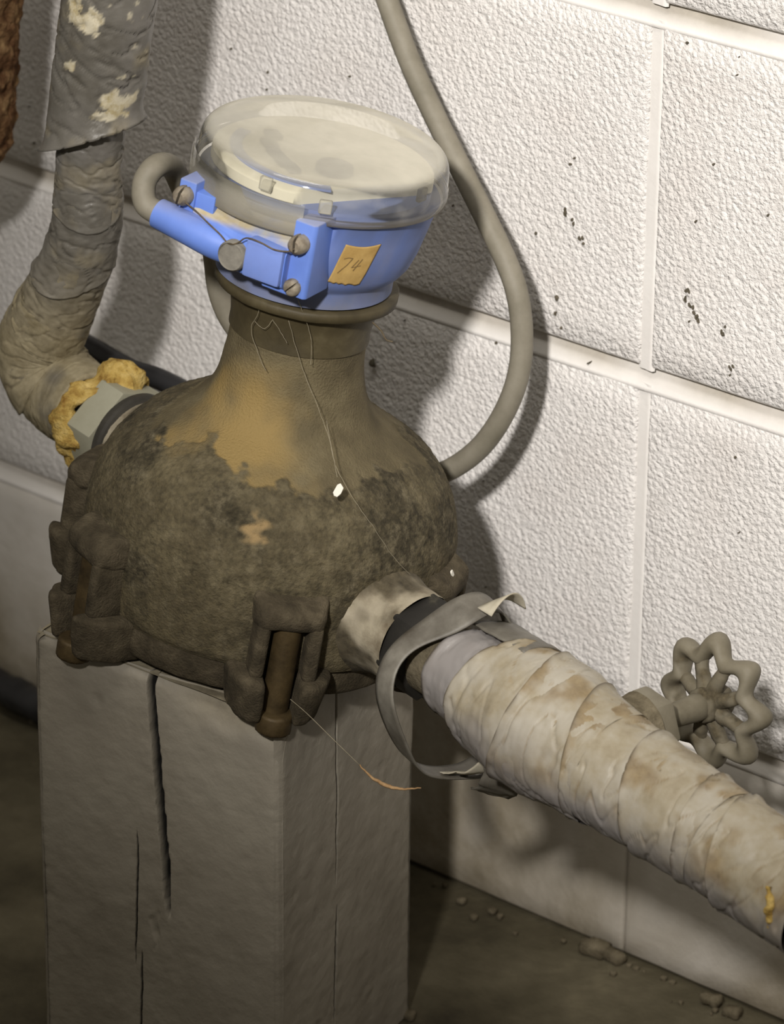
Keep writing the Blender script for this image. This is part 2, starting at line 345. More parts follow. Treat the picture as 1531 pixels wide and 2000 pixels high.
n = 90; X, Y = np.meshgrid(np.linspace(-1.25, 1.25, n), np.linspace(-2.4, .02, n), indexing='ij')
v = np.stack([X.ravel(), Y.ravel(), np.zeros(X.size)], -1); v[:, 2] = .003 * np.minimum(fbm(v, 9, 3, 2), .3) - .001
floor = mesh_obj('floor', (v, grid_faces(n, n)), 'concrete_floor'); tag(floor, kind='structure')
crumbs = []
for _ in range(60):
    x = rng.uniform(-.55, .3); y = -abs(rng.normal(0, .012)) - .004; s = rng.uniform(.0006, .0022)
    q = roughen(box(x - s, x + s, y - s, y + s, -.001, s * 1.2, s * .3, 1), s * .6, 300, 0, _); crumbs.append(q)
for (x, y, s) in [(-.012, -.009, .008), (.0, -.008, .006), (.07, -.010, .006), (.085, -.011, .005), (-.05, -.130, .004)]:
    crumbs.append(roughen(box(x - s, x + s, y - s * .7, y + s * .7, -.001, s, s * .3, 1), s * .5, 160, 1, int(s * 1e4)))
cr_o = mesh_obj('mortar_crumbs', join(*crumbs), 'valve_dust'); tag(cr_o, 'loose brown mortar crumbs scattered along the foot of the block wall', 'crumbs', kind='stuff')

# ---------------------------------------------------------------- timber post under the meter (rotated square post, sloping worn top)
PL = np.array([-.1658, -.2986]); PR = np.array([-.0522, -.1249])
pc = (PL + PR) / 2; hv = (PR - PL) / 2; PF = pc + np.array([hv[1], -hv[0]]); PB = pc - np.array([hv[1], -hv[0]])
post = Thing('timber_post', 'square grey painted timber post carrying the water meter, split by a long dark crack', 'post', (*pc, 0))
rh = np.array([math.cos(YAW), math.sin(YAW)])
def top_z(xy): return .2660 - .115 * ((xy - PL) @ rh)
faces_def = [(PL, PF, [(.512, .44, 1.0, .0021, 'main'), (.405, .30, .64, .0006, 'a'), (.43, .05, .36, .0006, 'b'), (.48, -.1, .17, .0009, 'c')]),
             (PF, PR, [(.405, .50, .97, .0009, 'r'), (.41, .15, .46, .0011, 'r2')]), (PR, PB, []), (PB, PL, [])]
pv, pf_, pdust, pcrk = [], [], [], []
nz = 220
for (A, Bp, cracks) in faces_def:
    us = set(np.linspace(0, 1, 60).tolist())
    for (cu_, a, b, w, nm) in cracks:
        wu = w / .147
        for d in np.linspace(-6, 6, 25): us.add(min(1, max(0, cu_ + d * wu)))
    us = np.array(sorted(us)); us = us[np.concatenate([[True], np.diff(us) > 1e-5])]
    nrm = np.array([(Bp - A)[1], -(Bp - A)[0]]); nrm /= np.linalg.norm(nrm)
    U, T = np.meshgrid(us, np.linspace(0, 1, nz), indexing='ij'); u, t = U.ravel(), T.ravel()
    xy = A[None] + (Bp - A)[None] * u[:, None]; zt = np.array([top_z(q) for q in xy]); z = t * zt
    P3 = np.column_stack([xy, z]); d = .0011 * fbm(P3 * np.array([1, 1, .45]), 28, 3, 4) - .005 * np.clip(fbm(P3 * np.array([1, 1, .5]), 70, 3, 8) - .44, 0, .4) - .0004 * fbm(P3, 110, 3, 12)
    edge = np.minimum(u, 1 - u) * .147; d -= .0035 * np.clip(1 - edge / .004, 0, 1) ** 2
    topd = (1 - t) * zt; d -= (.004 * np.clip(1 - topd / .006, 0, 1) ** 2)
    if A is PL:   # worn-off front corner of the top
        wear = np.clip((u - .5) / .5, 0, 1) * sstep(.024, .0, topd + .012 * fbm(P3, 45, 2, 3)); d -= .011 * wear
    else: wear = sstep(.006, 0, topd) * .6
    ck = np.zeros(len(u))
    for (cu_, a, b, w, nm) in cracks:
        wob = cu_ + .012 * np.sin(t * 7 + cu_ * 9) * (1 if nm != 'r' else .3) + .006 * fbm(np.column_stack([t * 0 + cu_, t, t * 0]), 14, 3, 2)
        wob += (.06 * (.78 - t) if nm in ('main',) else 0)
        fade = sstep(a, a + .12, t) * (1 if b >= .97 else sstep(b, b - .05, t))
        g = np.clip(1.25 - np.abs(u - wob) * .147 / (w * (.35 + .65 * fade) + 1e-9), 0, 1) * np.clip(fade * 3, 0, 1) * np.clip(1.15 + fbm(np.column_stack([t * 0 + 3, t, t * 0]), 24, 2, int(cu_ * 99)) * 1.6 * (1 - sstep(.55, .8, t)), 0, 1)
        d -= g * w * 4.5; ck = np.maximum(ck, g)
    P3[:, :2] += nrm[None] * d[:, None]
    base = sum(len(q) for q in pv); pv.append(P3); pf_ += [tuple(i + base for i in q) for q in grid_faces(len(us), nz)]
    pdust.append(np.clip(wear * 1.2, 0, 1)); pcrk.append(sstep(.12, .55, ck))
m_ = 30; S, T = np.meshgrid(np.linspace(0.012, .988, m_), np.linspace(.012, .988, m_), indexing='ij'); s, t = S.ravel(), T.ravel()
xy = PL[None] * ((1 - s) * (1 - t))[:, None] + PF[None] * (s * (1 - t))[:, None] + PR[None] * (s * t)[:, None] + PB[None] * ((1 - s) * t)[:, None]
zt = np.array([top_z(q) for q in xy]); P3 = np.column_stack([xy, zt]); wz = sstep(.05, .0, 1 - s) * .006 * sstep(.75, 0, t)
P3[:, 2] += .0008 * fbm(P3, 60, 2, 6) - .0005 - wz
base = sum(len(q) for q in pv); pv.append(P3); pf_ += [tuple(i + base for i in q) for q in grid_faces(m_, m_)]; pdust.append(np.full(len(P3), .9)); pcrk.append(np.zeros(len(P3)))
pv = np.concatenate(pv); pdust = np.concatenate(pdust); pcrk = np.concatenate(pcrk)
o = post.part('post_body', (pv, pf_), 'painted_timber', attrs={'dust': pdust, 'crack': pcrk}, flat_angle=70)

# ---------------------------------------------------------------- water meter
EX = np.array([0.98493990, -0.13592812, -0.10685005]); EY = np.array([0.12335387, 0.98548809, -0.11660636]); EZ = np.array([0.12114953, 0.10166989, 0.98741381])
MO = np.array([-0.09699287, -0.19212148, 0.320])
LF = Frame(MO, EX, EY, EZ)
meter = Thing('water_meter', 'old bronze water meter with dirt crusted bowl and blue register under a clear dome', 'water meter', LF((0, 0, -.066)))
PROF = [(.0930, -.046), (.0950, -.041), (.0962, -.025), (.0962, -.008), (.0945, .006), (.0905, .018), (.084, .029), (.0755, .038), (.066, .045), (.057, .051), (.0485, .057), (.0425, .064), (.0385, .073), (.0362, .085), (.0352, .095), (.0350, .112)]
P = smooth_prof(PROF, 330); NB = 700
bv, bf = lathe(P, NB)
az = np.arctan2(bv[:, 1], bv[:, 0]); zz = bv[:, 2]
cyl = np.column_stack([np.cos(az) * .08, np.sin(az) * .08, zz * .45])     # drips stretch downwards
edge = .049 + .020 * fbm(cyl, 24, 2, 1) + .008 * fbm(bv, 110, 3, 2) - .006 * np.cos(az - R(-35))
crust = sstep(edge + .0016, edge - .0016, zz)
run = sstep(.12, .42, fbm(cyl, 26, 3, 11)) * sstep(-.03, .02, zz) * .75
thin = sstep(.02, -.05, zz)                                              # the band above the flange is thinly soiled
patch = sstep(-.10, .40, fbm(bv, 24, 4, 3))
gran = fbm(bv, 420, 3, 33)
cmask = np.clip(crust * (1 - run) * (.50 + .50 * patch) * (1 - .30 * thin) + .55 * crust * gran, 0, 1)
dcol = crust * (.0010 + .0010 * fbm(bv, 70, 3, 4) + .0005 * fbm(bv, 230, 2, 5) + .00055 * fbm(bv, 520, 2, 6)) * (1 - .6 * thin)
scar = sstep(.0065, .0015, np.hypot((az - R(-50.5)) * .083 - .0022 * np.sin(zz * 900) + .004 * fbm(bv, 110, 3, 31), (zz - .026) * .8) + .0035 * fbm(bv, 160, 3, 7))
dcol -= .0012 * scar; cmask *= (1 - scar)
ridge = np.exp(-(((az - R(-8)) * .095) / .0011) ** 2) * sstep(.045, .03, zz) * sstep(-.01, .0, zz); dcol += .0008 * ridge
ochre = sstep(.10, .03, np.abs(zz - .062)) * sstep(.0, .5, .62 - np.abs(az - R(-72)) * .75 + .5 * fbm(bv, 30, 3, 9)) * sstep(.100, .075, zz)
ochre = np.maximum(ochre * (1 - crust), .35 * run * crust * sstep(-.1, .3, fbm(bv, 60, 2, 21)))
ochre = np.maximum(ochre, .30 * thin * sstep(.1, .5, fbm(cyl, 40, 3, 23)))
nr = np.column_stack([np.cos(az), np.sin(az), np.zeros(len(az))]); nr = nr * .85 + np.array([0, 0, .5]) * sstep(.0, .06, zz)[:, None]
bv = bv + nr * dcol[:, None]
ERL = np.array([math.cos(R(47.5)), math.sin(R(47.5)), 0])      # the casting leans a little against its neck
bv = bv + ERL[None] * (.0032 * np.clip((.085 - zz) / .05, 0, 1))[:, None]
body = meter.part('bowl', LF.vf((bv, bf)), 'crusted_bronze', attrs={'crust': cmask, 'ochre': np.clip(ochre, 0, 1), 'scar': np.clip(scar, 0, 1)}, label='dirt crusted bronze bowl and neck')
# ports
def port(name, sgn, z):
    prof = smooth_prof([(.056, .060), (.050, .070), (.0385, .082), (.0300, .094), (.0262, .104), (.0255, .113), (.0255, .120)], 40)
    v, f = lathe(prof, 72); fr_ = Frame((0, 0, z), (0, 1, 0), (0, 0, 1), (sgn, 0, 0)); v2 = fr_(v)
    cr_ = sstep(.116, .094, v[:, 2] + .030 * fbm(v2, 60, 3, 6)); v2 = v2 + .0006 * fbm(v2, 120, 2, 3)[:, None]
    return meter.part(name, LF.vf((v2, f)), 'pale_port', attrs={'crust': cr_})
port('outlet_port', 1, -.02); port('inlet_port', -1, -.012)
# bottom plate
bp = roughen(lathe(smooth_prof([(.0, -.0655), (.070, -.0655), (.086, -.064), (.0905, -.058), (.0915, -.050), (.091, -.0462), (.088, -.0458)], 30), 120), .0010, 90, 0, 2)
meter.part('bottom_plate', LF.vf(bp), 'dirty_casting')
# flange lugs with their bolts
for k, a in enumerate((27, -33.5, -100.5, -156, 146, 86)):
    c, s_ = math.cos(R(a)), math.sin(R(a))
    fr_ = LF.sub((0, 0, 0), (-s_, c, 0), (c, s_, 0), (0, 0, 1))     # u tangential, v radial, z
    cap = prism([(-.0195, .080), (.0195, .080), (.0190, .099), (.0165, .1095), (-.0165, .1095), (-.0190, .099)], -.0175, .0015, .0088, 4)
    cv = cap[0].copy(); cv[:, 2] -= np.clip(cv[:, 1] - .094, 0, 1) * .45 * (cv[:, 2] > -.009)
    lug = meter.part('flange_lug', fr_.vf(roughen((cv, cap[1]), .0010, 110, 1, k, 10)), 'dirty_casting')
    for u in (-.0135, .0135):
        rib = prism([(u - .0042, .085), (u + .0042, .085), (u + .0036, .1085), (u - .0036, .1085)], -.0445, -.013, .0034, 3)
        meter.part('lug_rib', fr_.vf(roughen(rib, .0006, 160, 1, k + 3)), 'dirty_casting', parent=lug)
    t_ = np.linspace(0, PI, 15); outer = [(.0265 * math.cos(q), .086 + .031 * math.sin(q) ** .8) for q in t_]
    poly = [(.0265, .078)] + outer + [(-.0265, .078), (-.0095, .078), (-.0095, .1195), (.0095, .1195), (.0095, .078)]
    # fork: two separate horns of one casting
    horns = []
    for sg in (-1, 1):
        hp = [(sg * .0085, .078), (sg * .0275, .078), (sg * .0272, .096), (sg * .0240, .1075), (sg * .017, .1150), (sg * .0085, .1165)]
        hz = prism(hp, -.0685, -.0425, .0055, 3); hv_ = hz[0].copy(); low = hv_[:, 2] < -.058; hv_[low, 0] *= .88; hv_[low, 1] -= .004 * (hv_[low, 1] > .095); horns.append((hv_, hz[1]))
    horns.append(box(-.012, .012, .078, .0935, -.068, -.044, .001, 1))
    lowlug = meter.part('plate_lug', fr_.vf(roughen(join(*horns), .0008, 120, 1, k + 5, 6)), 'dirty_casting')
    sh = lathe([(.0072, -.0655), (.0072, -.012)], 20); sh = (sh[0] + np.array([0, .0995, 0]), sh[1])
    bolt = meter.part('bolt', fr_.vf(sh), 'bolt_bronze')
    hd = prism([(.0096 * math.cos(R(q)), .1035 + .0096 * math.sin(R(q))) for q in range(0, 360, 24)], -.0745, -.0635, .0018, 2)
    meter.part('bolt_head', fr_.vf(roughen(hd, .0005, 200, 0, k)), 'bolt_bronze', parent=bolt)
# collar
col = lathe(smooth_prof([(.0362, .1015), (.0362, .108), (.0375, .116), (.0395, .122), (.0405, .1255)], 20), 72)
colo = meter.part('collar', LF.vf(col), 'dark_bronze')
fl = lathe([(.030, .1245), (.0445, .1245), (.0468, .1255), (.0470, .1292), (.0462, .1305), (.030, .1305)], 72)
fl = (fl[0] + .0005 * fbm(fl[0], 120, 2, 4)[:, None], fl[1])
meter.part('collar_flange', LF.vf(fl), 'dark_bronze', parent=colo)
# register housing (blue)
RF = Frame(LF(np.array([math.cos(R(47.5)), math.sin(R(47.5)), 0]) * -.0024 + np.array([0, 0, .0012])), EX, EY, EZ)
hp = [(.030, .1308), (.0452, .1308), (.0452, .1385), (.0462, .1402), (.0490, .1425), (.0520, .1470), (.0548, .155), (.0576, .167), (.0602, .1795), (.0612, .1815), (.0560, .1815), (.0545, .170), (.03, .169)]
hv2, hf = lathe(hp, 120)
def blue_dust(v, top): return np.clip(top, 0, 1)
def flat_front(v, D, z1):
    v = v.copy(); d = v[:, :2] @ np.array([math.cos(R(-71.1)), math.sin(R(-71.1))]); o_ = np.where(v[:, 2] < z1, np.clip(d - D, 0, None), 0)
    v[:, :2] -= o_[:, None] * np.array([math.cos(R(-71.1)), math.sin(R(-71.1))])[None]; return v
hv2 = flat_front(hv2, .0462, .1800)
hous = meter.part('register_housing', RF.vf((hv2, hf)), 'blue_plastic', attrs={'dust': np.clip(.16 + .3 * sstep(.0, .4, fbm(hv2, 60, 3, 4)) + .35 * sstep(.148, .134, hv2[:, 2]), 0, .6) * .4, 'dust_shade': .38 + .25 * sstep(-.1, .4, fbm(hv2, 45, 3, 14)) + .2 * sstep(.146, .136, hv2[:, 2])}, flat_angle=35, label='blue plastic register housing')  # dust film plus shade painted into the blue, deeper near the bottom
cv_a = R(-71.1); nL = np.array([math.cos(cv_a), math.sin(cv_a), 0]); tL = np.array([-math.sin(cv_a), math.cos(cv_a), 0])
CF = RF.sub(tL * .0035 + nL * .0070 + np.array([0, 0, .0032]), tL, nL, (0, 0, 1))          # s along the cover, D out from the axis, z
# terminal cover: lofted body between the two screw plates
secs = []
S_ = np.linspace(-41, 19, 31) / 1000
for s in S_:
    q = np.interp(s, [-.041, -.012, .019], [0, 1, 1])
    bot = np.interp(s, [-.041, -.012, .0, .019], [.1525, .1455, .1445, .1455]); outD = np.interp(s, [-.041, -.02, 0, .019], [.055, .059, .061, .062])
    ztop = np.interp(s, [-.041, -.012, .0, .019], [.1700, .1650, .1655, .1665])
    secs.append([(s, .036, bot - .002), (s, outD - .006, bot - .002), (s, outD - .001, bot + .001), (s, outD, bot + .005), (s, outD, ztop - .003), (s, outD - .0015, ztop - .0005), (s, outD - .004, ztop + .0006), (s, .0480, .1722), (s, .0430, .1755), (s, .036, .1760)])
cvv = np.array(secs).reshape(-1, 3); nS = 10
cff = grid_faces(len(S_), nS, wv=True) + [tuple(range(nS)), tuple((len(S_) - 1) * nS + k for k in range(nS))]
cvv2, cff2, cnn = subdiv((cvv, cff), 2)
dust = sstep(-.001, .002, cvv2[:, 2] - .1655) * sstep(.0615, .056, cvv2[:, 1]) * np.clip(1.0 + 1.2 * fbm(cvv2, 110, 3, 5), 0, 1)
cover = meter.part('terminal_cover', CF.vf((cvv2, cff2)), 'blue_plastic', attrs={'dust': dust}, flat_angle=50, label='blue terminal cover with dust on its slope')
bx = box(-.0025, .0185, .045, .0645, .1470, .1665, .0018, 2)
meter.part('cover_box', CF.vf(bx), 'blue_plastic', parent=cover, attrs={'dust': .12 * np.ones(len(bx[0]))}, flat_angle=40)
pl = prism([(.0185, .034), (.0305, .034), (.0305, .0555), (.029, .0570), (.0185, .0570)], .1425, .1818, .0009, 2)
meter.part('screw_plate', CF.vf(pl), 'blue_plastic', parent=cover, attrs={'dust': .5 * sstep(.1808, .1818, pl[0][:, 2])}, flat_angle=40)
pl2 = join(box(-.0480, -.0385, .036, .0560, .1640, .1812, .0009, 2), box(-.042, -.028, .036, .0545, .158, .1765, .001, 2))
meter.part('screw_plate', CF.vf(pl2), 'blue_plastic', parent=cover, attrs={'dust': .35 * sstep(.1800, .1812, pl2[0][:, 2])}, flat_angle=40)
low = prism([(.006, .1418), (.022, .1418), (.022, .149), (.002, .149)], .040, .0572, .0008, 1); low = (low[0][:, [0, 2, 1]], low[1])
meter.part('lower_tab', CF.vf(low), 'blue_plastic', parent=cover, attrs={'dust': np.zeros(len(low[0]))}, flat_angle=40)
gl = tube([(-.0565, .0575, .1598), (-.040, .0575, .1580), (-.024, .0560, .1555), (-.012, .0525, .1540)], [.0076, .0082, .0088, .0090], 28, 16)
meter.part('cable_gland', CF.vf(gl), 'blue_plastic', parent=cover, attrs={'dust': .30 * sstep(.162, .168, gl[0][:, 2])}, flat_angle=60)
# grey sealing plug
pg = Frame((-.0095, .055, .1545), (1, 0, 0), (0, 0, 1), (0, 1, 0)).vf(lathe([(.0, -.004), (.0078, -.004), (.0078, .0085), (.0070, .0097), (.0066, .0090), (.0, .0090)], 28))
meter.part('sealing_plug', CF.vf(pg), 'grey_plug', parent=cover, flat_angle=40)
def screw(s, D, z, r=.0048, L_=.005, ang=60):
    dome = lathe([(.0, -.003), (r, -.003), (r, L_ * .45), (r * .85, L_ * .8), (r * .5, L_), (0.0, L_ * 1.02)], 20)
    v = dome[0].copy(); ca, sa = math.cos(R(ang)), math.sin(R(ang)); d = np.abs(-sa * v[:, 0] + ca * v[:, 1])
    halves = []
    for sg in (-1, 1):
        t = np.linspace(0, PI, 12); ring = []
        for (rr, zz_) in ((r, -.003), (r, L_ * .45), (r * .85, L_ * .8), (r * .55, L_)):
            ring.append([(rr * math.cos(q), sg * max(rr * math.sin(q), r * .13), zz_) for q in t])
        vv = np.array(ring).reshape(-1, 3); ff = grid_faces(4, 12) + [tuple(3 * 12 + k for k in range(12))] + [(k * 12, k * 12 + 11, (k + 1) * 12 + 11, (k + 1) * 12) for k in range(3)]
        halves.append((np.column_stack([ca * vv[:, 0] - sa * vv[:, 1], sa * vv[:, 0] + ca * vv[:, 1], vv[:, 2]]), ff))
    halves.append(lathe([(0, -.003), (r * .93, -.003), (r * .93, L_ * .35), (0, L_ * .35)], 16))
    q = join(*halves); fr_ = Frame((s, D, z), (1, 0, 0), (0, 0, 1), (0, 1, 0))
    meter.part('screw', CF.vf(fr_.vf(q)), 'dusty_screw', parent=cover, flat_angle=40)
screw(-.0440, .0560, .1735, .0050, .007, 80); screw(.0236, .0572, .1708, .0050, .0075, 95); screw(.0232, .0572, .1475, .0044, .004, 50)
wire = tube([(-.040, .0625, .1725), (-.034, .0605, .1690), (-.027, .0605, .1655), (-.019, .0615, .1625), (-.012, .0640, .1605), (-.007, .0645, .1625), (-.002, .0655, .1672), (.006, .0655, .1675), (.014, .0655, .1665), (.021, .0640, .1675), (.024, .0640, .1700)], .00042, 6, 50)
wire2 = tube([(.0255, .0620, .168), (.0268, .0615, .1695), (.0275, .0600, .1715), (.0262, .060, .174)], .0009, 6, 12)
meter.part('seal_wire', CF.vf(join(wire, wire2)), 'seal_wire', parent=cover)
# paper sticker with a handwritten number
def on_housing(phi, z, off):
    r_ = np.interp(z, [.1425, .1470, .155, .167, .1795], [.0490, .0520, .0548, .0576, .0602]) + off
    return np.stack([r_ * np.cos(phi), r_ * np.sin(phi), z], -1)
na, nb = 26, 26; st_v = []
for i in range(na):
    for j in range(nb):
        u, w = i / (na - 1), j / (nb - 1)
        zt = .1722 - .0013 * math.sin(PI * u); zb = .1492 - .0016 * u + .0014 * float(fbm(np.array([[u, .3, .2]]), 7, 3, 2)[0])
        st_v.append((R(-28.5 + 18.5 * u - 4.5 * (1 - w) + 1.0), zb + (zt - zb) * w))
st_v = np.array(st_v); sv = on_housing(st_v[:, 0], st_v[:, 1], .0006)
stick = meter.part('paper_sticker', RF.vf((sv, grid_faces(na, nb))), 'sticker_paper', parent=hous, label='small torn tan paper sticker with a pencilled number')
md = stick.modifiers.new('thickness', 'SOLIDIFY'); md.thickness = .0003
def pen(pts):
    q = np.array(pts, float); q = smooth_prof(q, 24) if len(q) > 2 else q
    u, w = q[:, 0], q[:, 1]; ph = np.radians(-28.5 + 18.5 * u - 4.5 * (1 - w) + 1.0); z = .1492 + (.1722 - .1492) * w
    return tube(on_housing(ph, z, .0007), .00022, 5, None)
digits = join(pen([(.13, .64), (.24, .67), (.37, .66)]), pen([(.37, .66), (.30, .50), (.20, .36), (.14, .27)]), pen([(.56, .62), (.51, .52), (.46, .42)]), pen([(.46, .42), (.60, .45), (.70, .47)]), pen([(.66, .64), (.60, .48), (.55, .34)]))
meter.part('pencilled_number', RF.vf(digits), 'pencil', parent=hous)
# clear lid, dial
lp = smooth_prof([(.0602, .1822), (.0616, .1826), (.0622, .1850), (.0618, .1868), (.0620, .1885), (.0616, .1902), (.0612, .1945), (.0604, .1990), (.0588, .2020), (.0562, .2040), (.0520, .2052), (.0400, .2062), (.0200, .2067), (.0002, .2068)], 80)
lp[:, 0] *= 1.035
inner = lp.copy(); inner[:, 0] = np.maximum(inner[:, 0] - .0016, .0001); inner[:, 1] -= np.linspace(0, .0016, len(inner))
lv, lf_ = lathe(lp, 128)
rad = np.hypot(lv[:, 0], lv[:, 1]); azl = np.arctan2(lv[:, 1], lv[:, 0])
fd = np.cos(azl - R(-75))                       # dust lies thickest away from the cover side, a clear margin at the front
dtop = sstep(.1988, .2052, lv[:, 2]) * (.56 - .14 * sstep(.1, .9, fd) * sstep(.015, .05, rad))
dside = .05 + .10 * sstep(.1, .5, fbm(lv, 70, 3, 6)) + .45 * sstep(.1872, .1838, lv[:, 2])
lid_d = np.maximum(dtop, dside * sstep(.203, .200, lv[:, 2]))
lid = meter.part('clear_lid', RF.vf((lv, lf_)), 'clear', attrs={'dust': lid_d, 'brown': .85 * sstep(.1885, .1845, lv[:, 2])}, label='clear plastic domed lid coated with dust')
sk0, sk1 = R(47.5 - 186), R(47.5 - 97)
skv, skf = lathe([(.0650, .1915), (.0655, .1895), (.0655, .1755), (.0641, .1745), (.0635, .1760), (.0645, .1785), (.0645, .1915), (.0650, .1915)], 50, a0=sk0, a1=sk1)
meter.part('lid_clasp_band', RF.vf((skv, skf)), 'clear', parent=lid, attrs={'dust': .06 + .62 * sstep(.1808, .1768, skv[:, 2]), 'brown': .85 * sstep(.183, .177, skv[:, 2])}, flat_angle=40)
dc = lathe([(.0, .1940), (.0545, .1940), (.0560, .1930), (.0562, .1880), (.0545, .1870)], 96)
# dial disc with a flat cut at the front right, where the dark mechanism shows
dv = dc[0].copy(); fdir = np.array([math.cos(R(-10)), math.sin(R(-10))]); dd_ = dv[:, :2] @ fdir; cut = .0385
over = np.clip(dd_ - cut, 0, None); dv[:, :2] -= fdir[None] * over[:, None]
dial = meter.part('dial_face', RF.vf((dv, dc[1])), 'dial_cream', flat_angle=40, label='cream dial face seen through the dusty lid')
bz = lathe([(.0415, .1940), (.0415, .1952), (.0475, .1952), (.0475, .1940)], 60, a0=R(47.5 - 205), a1=R(47.5 - 85))  # blue-grey strip added to imitate blue refracted in the lid's rounded edge
meter.part('refraction_strip', RF.vf(bz), 'register_can', parent=dial, flat_angle=40)
can = lathe([(.0, .1816), (.0560, .1816), (.0560, .1868), (.050, .1872), (0, .1872)], 80)
meter.part('register_can', RF.vf(can), 'register_can', flat_angle=40)
def dial_at(px, py): return px, py
for (x, y, w, h) in [(-.0300, -.0080, .0060, .0034), (-.0215, -.0180, .0062, .0032), (-.0110, -.0235, .0062, .0030), (.0000, -.0275, .0066, .0030), (.0085, -.0290, .0060, .0028)]:
    q = Frame((x, y, .1943), (math.cos(R(-20)), math.sin(R(-20)), 0), (-math.sin(R(-20)), math.cos(R(-20)), 0), (0, 0, 1)).vf(box(-w * .8, w * .8, -h * 1.1, h * 1.1, 0, .0025, .0004, 1))
    meter.part('digit_window', RF.vf(q), 'dial_dark', parent=dial, smooth=False)
kn = Frame((.0170, -.0085, .1943), (1, 0, 0), (0, 1, 0), (0, 0, 1)).vf(lathe([(0, .004), (.0085, .004), (.0095, .003), (.0095, 0)], 32))
meter.part('dial_knob', RF.vf(kn), 'dial_dark', parent=dial, flat_angle=40)
for phi, z in ((118, .1950), (88, .1905), (35, .1950)):
    a = R(47.5 - phi); fr_ = RF.sub((0, 0, 0), (-math.sin(a), math.cos(a), 0), (math.cos(a), math.sin(a), 0), (0, 0, 1))
    q = box(-.0032, .0032, .0585, .0612, z - .003, z + .004, .0005, 1)
    meter.part('lid_catch', fr_.vf(q), 'clear', parent=lid, attrs={'dust': .3 * np.ones(len(q[0])), 'brown': np.zeros(len(q[0]))}, flat_angle=40)

# ---------------------------------------------------------------- grey signal cable
G0 = CF((-.0560, .0575, .1598))
cab_pts = [CF((-.050, .0575, .159)), G0, CF((-.0640, .0580, .1625)), CF((-.0695, .0530, .1710)), CF((-.0680, .0450, .1785)), LF((-.0585, -.0500, .1740)), LF((-.0640, -.0380, .1620)),
           LF((-.078, -.012, .136)), LF((-.091, .018, .108)), LF((-.094, .030, .078)), LF((-.082, .040, .056)), LF((-.066, .066, .038)), LF((-.030, .098, .022)), np.array([-.1080, -.0700, .300]), np.array([-.0887, -.070, .2974]), np.array([-.0716, -.065, .3084]), np.array([-.0567, -.060, .3262]), np.array([-.045, -.055, .3533]),
           np.array([-.0434, -.050, .3787]), np.array([-.0484, -.049, .4095]), np.array([-.0661, -.045, .4323]), np.array([-.0897, -.040, .4565]), np.array([-.1171, -.034, .4844]), np.array([-.1429, -.028, .5129]), np.array([-.1713, -.020, .5526]), np.array([-.205, -.012, .60]), np.array([-.25, -.008, .67])]
cab = smooth_prof(cab_pts, 260)
for _ in range(14): cab[25:-1] = .25 * cab[24:-2] + .5 * cab[25:-1] + .25 * cab[26:]
tag(mesh_obj('signal_cable', tube(cab, .0060, 20), 'grey_cable'), 'grey round cable looping from the blue register behind the meter and up the wall', 'cable')
tag(mesh_obj('black_hose', tube([(-.345, -.085, .3135), (-.3167, -.088, .3115), (-.2909, -.090, .3088), (-.2693, -.090, .3093), (-.2461, -.088, .3051), (-.215, -.080, .294), (-.17, -.06, .27), (-.15, -.04, .2), (-.145, -.03, .1), (-.145, -.03, .0)], .0062, 16, 80), 'black_rubber'), 'black rubber hose passing behind the meter bowl beside the yellow wool', 'hose')
q = tube([(-.80, -.015, .014), (-.65, -.013, .013), (-.56, -.017, .013), (-.5073, -.0165, .014), (-.4802, -.0162, .014), (-.4511, -.0183, .013), (-.42, -.015, .012), (-.36, -.012, .012)], .0105, 20, 120)
q = (q[0] + .0022 * fbm(q[0], 60, 3, 6)[:, None], q[1]); q[0][:, 2] = np.maximum(q[0][:, 2], .001)
tag(mesh_obj('black_floor_hose', q, 'black_rubber'), 'crumpled black hose lying on the floor along the foot of the wall', 'hose')

